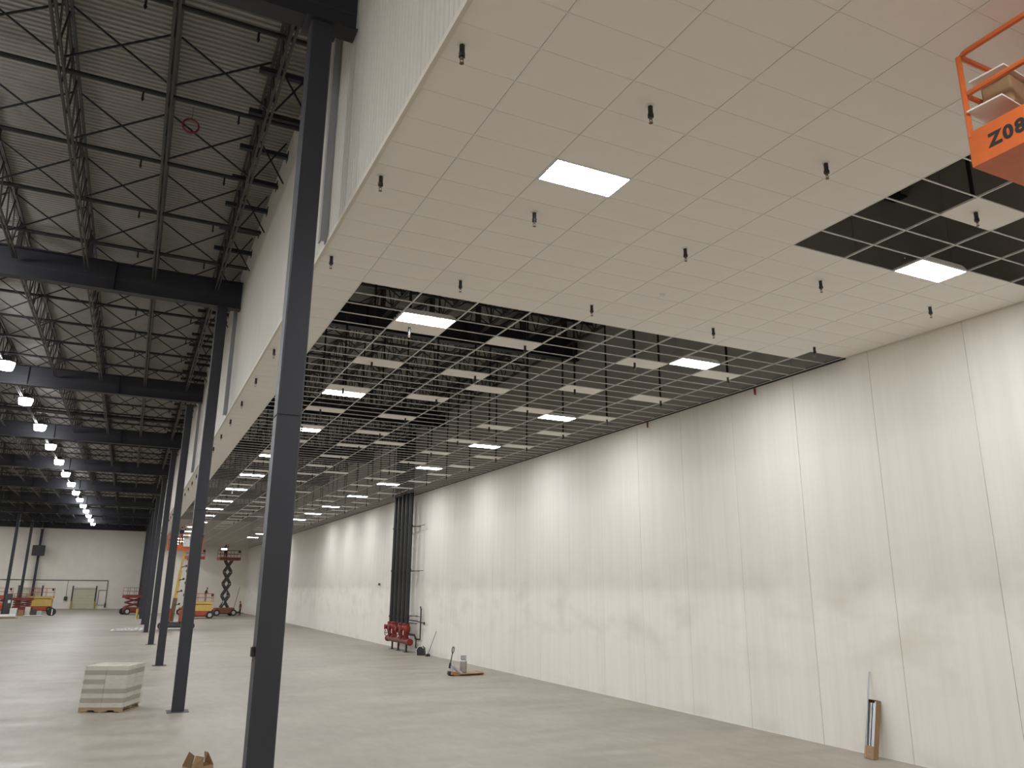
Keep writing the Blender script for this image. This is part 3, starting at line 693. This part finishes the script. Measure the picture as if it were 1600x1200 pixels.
# near lift, mostly outside the frame: platform long side runs along the hall
nl=lift('scissor_lift','orange lift platform up at the ceiling marked Z081 at the picture corner',(7.85,2.72,0),HALF,2.78,1.86,1.0,7.74,5,ORANGED,ORANGE,ARMD,ORANGE,.42,.22,1.03,1.0,None,LGREY,.03)
tx=bpy.data.curves.new('text','FONT'); tx.body='Z081'; tx.size=.185; tx.extrude=.001; tx.offset=.008; tx.space_character=1.2
to=bpy.data.objects.new('text',tx); C.objects.link(to)
dg=bpy.context.evaluated_depsgraph_get(); dg.update()
tme=bpy.data.meshes.new_from_object(to.evaluated_get(dg)); C.objects.unlink(to); bpy.data.objects.remove(to)
tme.materials.clear(); tme.materials.append(INK)
# local axes of the lift: x runs along the hall; the side seen is local +y
lt=ob('lettering',tme,nl,(1.20,.9325,7.64),(HALF,0,math.pi)); lt['label']='black stencilled Z081'
part('under_lamp',MB().cbox(.95,.3,7.47,1.15,.42,7.5195,.01),WHITE,nl)
sp_=lambda n,x0,y0,z0,x1,y1,z1,M,lab,cat,dz=0: None
o=thing('carton','cardboard carton standing on the corner lift platform under the tiles','carton',(7.7,3.66,7.712)); part('body',MB().box(-.28,-.25,0,.3,.3,.38),CARD,o); part('tape',MB().box(-.282,.0,.0,-.28,.06,.38),CARDD,o)
def tile_piece(lab,loc,rz,x1,y1):
    o=thing('spare_tile',lab,'ceiling tile',loc,rz,'spare tiles on the lift'); part('panel',MB().box(0,0,0,x1,y1,.016),TILE,o); part('edge_band',MB().box(-.001,-.001,.004,0,y1,.013).box(0,y1,.004,x1,y1+.001,.013),WHITE,o)
tile_piece('lower spare ceiling tile jutting from the corner lift platform',(6.92,3.73,8.094),math.radians(5),1.05,.335)
o=thing('carton','torn brown carton between the two spare tiles on the corner lift','carton',(7.12,3.74,8.112),math.radians(6)); part('body',MB().cbox(0,0,0,.8,.28,.30,.02),CARD,o); part('flap',MB().add([(0,0,.3),(.0,.28,.3),(-.05,.28,.36),(-.05,0.02,.34),(.004,0,.3),(.004,.28,.3),(-.046,.28,.363),(-.046,.02,.343)],[(0,1,2,3),(7,6,5,4),(0,4,5,1),(1,5,6,2),(2,6,7,3),(3,7,4,0)]),CARD,o)
tile_piece('upper spare ceiling tile on the torn carton of the corner lift',(6.98,3.70,8.43),math.radians(5),1.05,.335)

# ------------------------------------------------------------ people
def person(label,loc,rz,shirt,pants,arms,lean_=0.,hat=None,seed=0):
    t=thing('person',label,'person',loc,rz)
    J={'pel':((0,0,.95),(.15,.11)),'wa':((0,.0,1.1),(.14,.10)),'ch':((lean_*.5,0,1.32),(.17,.12)),'nk':((lean_*.8,0,1.47),(.06,.06)),'hd0':((lean_+.02,0,1.56),(.075,.085)),'hd1':((lean_+.03,0,1.66),(.085,.1)),'hd2':((lean_+.02,0,1.74),(.05,.06))}
    E_=[('pel','wa'),('wa','ch'),('ch','nk'),('nk','hd0'),('hd0','hd1'),('hd1','hd2')]
    for s,nm in ((-1,'r'),(1,'l')):
        J['hp'+nm]=((0,s*.10,.88),(.095,.085)); J['kn'+nm]=((.03,s*.12,.48),(.06,.055)); J['an'+nm]=((-.02,s*.13,.09),(.042,.042)); J['to'+nm]=((.14,s*.15,.035),(.04,.03))
        J['sh'+nm]=((lean_*.7,s*.19,1.40),(.065,.06)); el,ha=arms[nm]; J['el'+nm]=((el[0],s*el[1],el[2]),(.045,.042)); J['wr'+nm]=((ha[0],s*ha[1],ha[2]),(.032,.028))
        d=(Vector(ha)-Vector(el)).normalized()*.09; J['hn'+nm]=((ha[0]+d.x,s*(ha[1]+d.y),ha[2]+d.z),(.04,.022))
        E_ += [('pel','hp'+nm),('hp'+nm,'kn'+nm),('kn'+nm,'an'+nm),('an'+nm,'to'+nm),('ch','sh'+nm),('sh'+nm,'el'+nm),('el'+nm,'wr'+nm),('wr'+nm,'hn'+nm)]
        hx=Vector((ha[0]+d.x,s*(ha[1]+d.y),ha[2]+d.z)); dn=Vector((d.x,s*d.y,d.z)).normalized(); sd_=dn.cross(Vector((0,0,1)) if abs(dn.z)<.9 else Vector((1,0,0))).normalized()
        for fi in range(4):
            q=hx+sd_*((fi-1.5)*.02); J[f'f{nm}{fi}']=(tuple(q+dn*(.05+.01*(fi in(1,2)))),(.009,.009)); E_.append(('hn'+nm,f'f{nm}{fi}'))
        J[f't{nm}']=(tuple(hx-dn*.02+sd_*.05),(.01,.01)); E_.append(('wr'+nm,f't{nm}'))
    keys=list(J); me=bpy.data.meshes.new('body'); me.from_pydata([J[k][0] for k in keys],[(keys.index(a),keys.index(b)) for a,b in E_],[])
    o=bpy.data.objects.new('body',me); C.objects.link(o)
    sk=o.modifiers.new('skin','SKIN'); o.modifiers.new('sub','SUBSURF').render_levels=1; o.modifiers['sub'].levels=1
    for k,v in zip(keys,me.skin_vertices[0].data): v.radius=J[k][1]
    me.skin_vertices[0].data[0].use_root=True
    dg=bpy.context.evaluated_depsgraph_get(); dg.update(); m2=bpy.data.meshes.new_from_object(o.evaluated_get(dg)); bpy.data.objects.remove(o)
    m2.name='body'; m2.materials.clear()
    for M_ in (shirt,pants,SKIN,BLACK,WHITE): m2.materials.append(M_)
    hands=[Vector(J['wr'+n][0]) for n in 'rl']; hd_=Vector(J['hd1'][0])
    for p in m2.polygons:
        c=p.center; p.use_smooth=True
        if (c-hd_).length<.2 and c.z>1.5: p.material_index=2
        elif min((c-h_).length for h_ in hands)<.14: p.material_index=2
        elif c.z<.12: p.material_index=3
        elif c.z<.98 and abs(c.y)<.24: p.material_index=1
        else: p.material_index=0
    ob('body',m2,t)
    hx=J['hd1'][0]
    if hat: part('hard_hat',MB().lathe([(.135,1.68),(.13,1.72),(.11,1.78),(.06,1.82),(.01,1.83)],hx[0],0,14).box(hx[0]+.08,-.07,1.68,hx[0]+.18,.07,1.695),hat,t,True)
    else: part('hair',MB().ball((hx[0]-.015,0,1.70),.105,12,(1.05,.95,.9)),BLACK,t,True)
    part('face',MB().ball((hx[0]+.09,.033,1.655),.011,6).ball((hx[0]+.09,-.033,1.655),.011,6).box(hx[0]+.09,-.025,1.585,hx[0]+.098,.025,1.593),BLACK,t); part('nose',MB().prism([(hx[0]+.085,1.655),(hx[0]+.12,1.615),(hx[0]+.085,1.61)],'y',-.013,.013),SKIN,t)
    part('ears',MB().ball((hx[0],.092,1.64),.025,6,(.8,.4,1.2)).ball((hx[0],-.092,1.64),.025,6,(.8,.4,1.2)),SKIN,t,True)
    return t
DOWN={'r':((0,.27,1.13),(.10,.27,.92)),'l':((0,.27,1.13),(.10,.27,.92))}
FWD={'r':((.12,.25,1.17),(.36,.2,1.1)),'l':((.12,.25,1.17),(.36,.2,1.1))}
UP={'r':((.15,.24,1.50),(.22,.2,1.78)),'l':((.15,.24,1.50),(.22,.2,1.78))}
NAVY=mat('navy_cloth',(.02,.03,.07),.9); DARKC=mat('dark_cloth',(.025,.022,.024),.9); JEAN=mat('jeans',(.05,.06,.09),.9); KHAKI=mat('khaki',(.30,.25,.17),.9); MAROON=mat('maroon_cloth',(.16,.035,.03),.9)
person('person in dark clothes leaning over the lowered yellow lift platform',(8.35,100.2,1.722),math.radians(-20),DARKC,KHAKI,FWD,.12)
person('person in maroon top standing on the floor by the tall lift',(13.75,111.,0),math.radians(200),MAROON,DARKC,DOWN,.05)
person('person in navy at work on the raised orange platform',(3.75,75.0,6.922),math.radians(60),NAVY,JEAN,UP,.03,None)
person('person in black reaching up on the tall dark red lift',(11.0,109.2,7.122),math.radians(-60),DARKC,DARKC,UP,.03)
# light panel being lifted on the far lift, and goods on the orange platform
o=thing('panel_light','lit panel light standing on the tall dark red lift','light',(10.75,108.5,7.122),math.radians(5)); part('frame',MB().box(-.45,.0,1.0,.45,.06,1.42).box(-.42,.0,0,-.36,.06,1.0).box(.36,0,0,.42,.06,1.0),BLACK,o); part('lens',MB().add([(-.35,-.002,1.12),(.35,-.002,1.12),(.35,-.002,1.32),(-.35,-.002,1.32)],[(0,1,2,3)]),emis('panel_lens',(1,.98,.95),9.),o)
for q,(dx,dy,hh) in enumerate(((.55,-.7,.55),(.2,-.95,.7),(.6,.5,.45))):
    o=thing('carton',('white carton at the rail end of the raised orange platform','tall white carton beside the man on the raised orange platform','small white carton at the far end of the raised orange platform')[q],'carton',(3.95+dx,75.+dy,6.922)); part('body',MB().cbox(-.22,-.2,0,.22,.2,hh,.01),WHITE,o); part('tape',MB().box(-.22,-.03,hh+.0005,.22,.03,hh+.002),CARD,o)
o=thing('metal_rails','two bright rails standing on the raised orange platform','rails',(4.5,74.0,6.922)); 
for q in (0,1): part('rail',MB().beam((.1*q-.1,0,0),(.35*q-.2,.1,2.0),.04,.02),STEEL,o)
o=thing('pole','thin dark pole leaning beside the tall dark red lift','pole',(12.9,112.3,0)); part('shaft',MB().tube((0,0,0),(.75,.4,3.6),.03,8),DARKG,o); part('foot',MB().tube((0,0,0),(.03,.016,.15),.045,8),BLACK,o)
o=thing('hose_roll','dark hose bundle on the floor at the aisle end','hose',(14.3,119.,0)); mb=MB()
for q in range(4): mb.path([(.5*math.cos(t)*(1-.08*q),.35*math.sin(t),.05+.06*q) for t in [2*math.pi*e/14 for e in range(14)]],.04,6,True)
part('loop',mb,DARKG,o,True); part('end',MB().tube((.5,0,.05),(.9,-.2,.05),.04,8),DARKG,o)
# yellow guard post by the columns
o=thing('guard_post','short yellow guard post at the foot of the seventh column','post',(1.35,101.2,0)); part('post',MB().lathe([(.12,0),(.12,1.0),(.09,1.08),(.02,1.1)],0,0,14),YELLOW,o,True); part('base',MB().box(-.17,-.17,0,.17,.17,.015),YELLOW,o)
# clutter by the far columns
o=thing('white_roll','long white wrapped roll lying on timber near the far columns','roll',(-11.9,104.2,0)); part('roll',MB().tube((-1.2,0,.28),(1.1,.1,.28),.19,14),WHITE,o,True); part('bearer',MB().box(-1.3,-.35,0,1.3,-.15,.09).box(-1.3,.15,0,1.3,.35,.09),WOOD,o)
o=thing('mast_lift','upright dark mast lift with a white label left of the boxes','lift',(-12.75,113.4,0)); part('mast',MB().cbox(-.35,-.25,.2,.35,.25,2.6,.05),DARKG,o); part('base',MB().cbox(-.5,-.55,.06,.5,.55,.3,.04),BLACK,o); part('label_plate',MB().box(-.0,-.262,1.5,.28,-.252,1.85),WHITE,o)
for s in (-1,1): part('wheel',MB().tube((s*.42,-.5,.1),(s*.42,-.4,.1),.1,10),RUBBER,o,True)
o=thing('flat_pallet','wooden pallet under the pile of boxes near the far columns','pallet',(-10.6,112.6,0))
for q in range(6): part('board',MB().box(-1.7,-.6+q*.22,.1,1.7,-.46+q*.22,.125),WOOD,o)
for q in (-.58,0,.54): part('stringer',MB().box(-1.7,q,0,1.7,q+.06,.0995),WOOD,o)
bxs=[(-1.35,0,.0,.7,.6,.75,WHITE,'white carton at the left end of the far pallet'),(-.55,-.1,0,.6,.6,.5,CARD,'brown carton second from the left on the far pallet'),(.1,.1,0,.55,.5,.9,CARTW,'pale upright carton in the middle of the far pallet'),(.75,0,0,.6,.6,.6,DARKG,'black case on the far pallet'),(1.35,-.1,0,.5,.5,.42,LGREY,'light grey case at the right end of the far pallet')]
for dx,dy,dz,a_,b_,hh,M_,lab in bxs:
    o=thing('storage_box',lab,'box',(-10.6+dx,112.6+dy,.126)); part('body',MB().cbox(-a_/2,-b_/2,0,a_/2,b_/2,hh,.02),M_,o); part('lid',MB().cbox(-a_/2-.01,-b_/2-.01,hh,a_/2+.01,b_/2+.01,hh+.05,.01),M_,o)
o=thing('white_board','white board lying flat in front of the far pallet','board',(-9.75,111.2,0),.05); part('sheet',MB().cbox(-1.0,-.4,.08,1.0,.4,.13,.01),WHITE,o); part('bearer',MB().box(-.9,-.3,0,-.8,.3,.0795).box(.8,-.3,0,.9,.3,.0795),WOOD,o)
o=thing('cable_drum','black cable drum with a white tie right of the far pallet','drum',(-8.05,113.2,0),.3)
part('flange',MB().tube((0,-.35,.45),(0,-.29,.45),.45,20),BLACK,o,True); part('flange',MB().tube((0,.29,.45),(0,.35,.45),.45,20),BLACK,o,True); part('barrel',MB().tube((0,-.29,.45),(0,.29,.45),.36,18),DARKG,o,True); part('tie',MB().box(-.06,-.37,.1,.06,-.351,.8),WHITE,o)
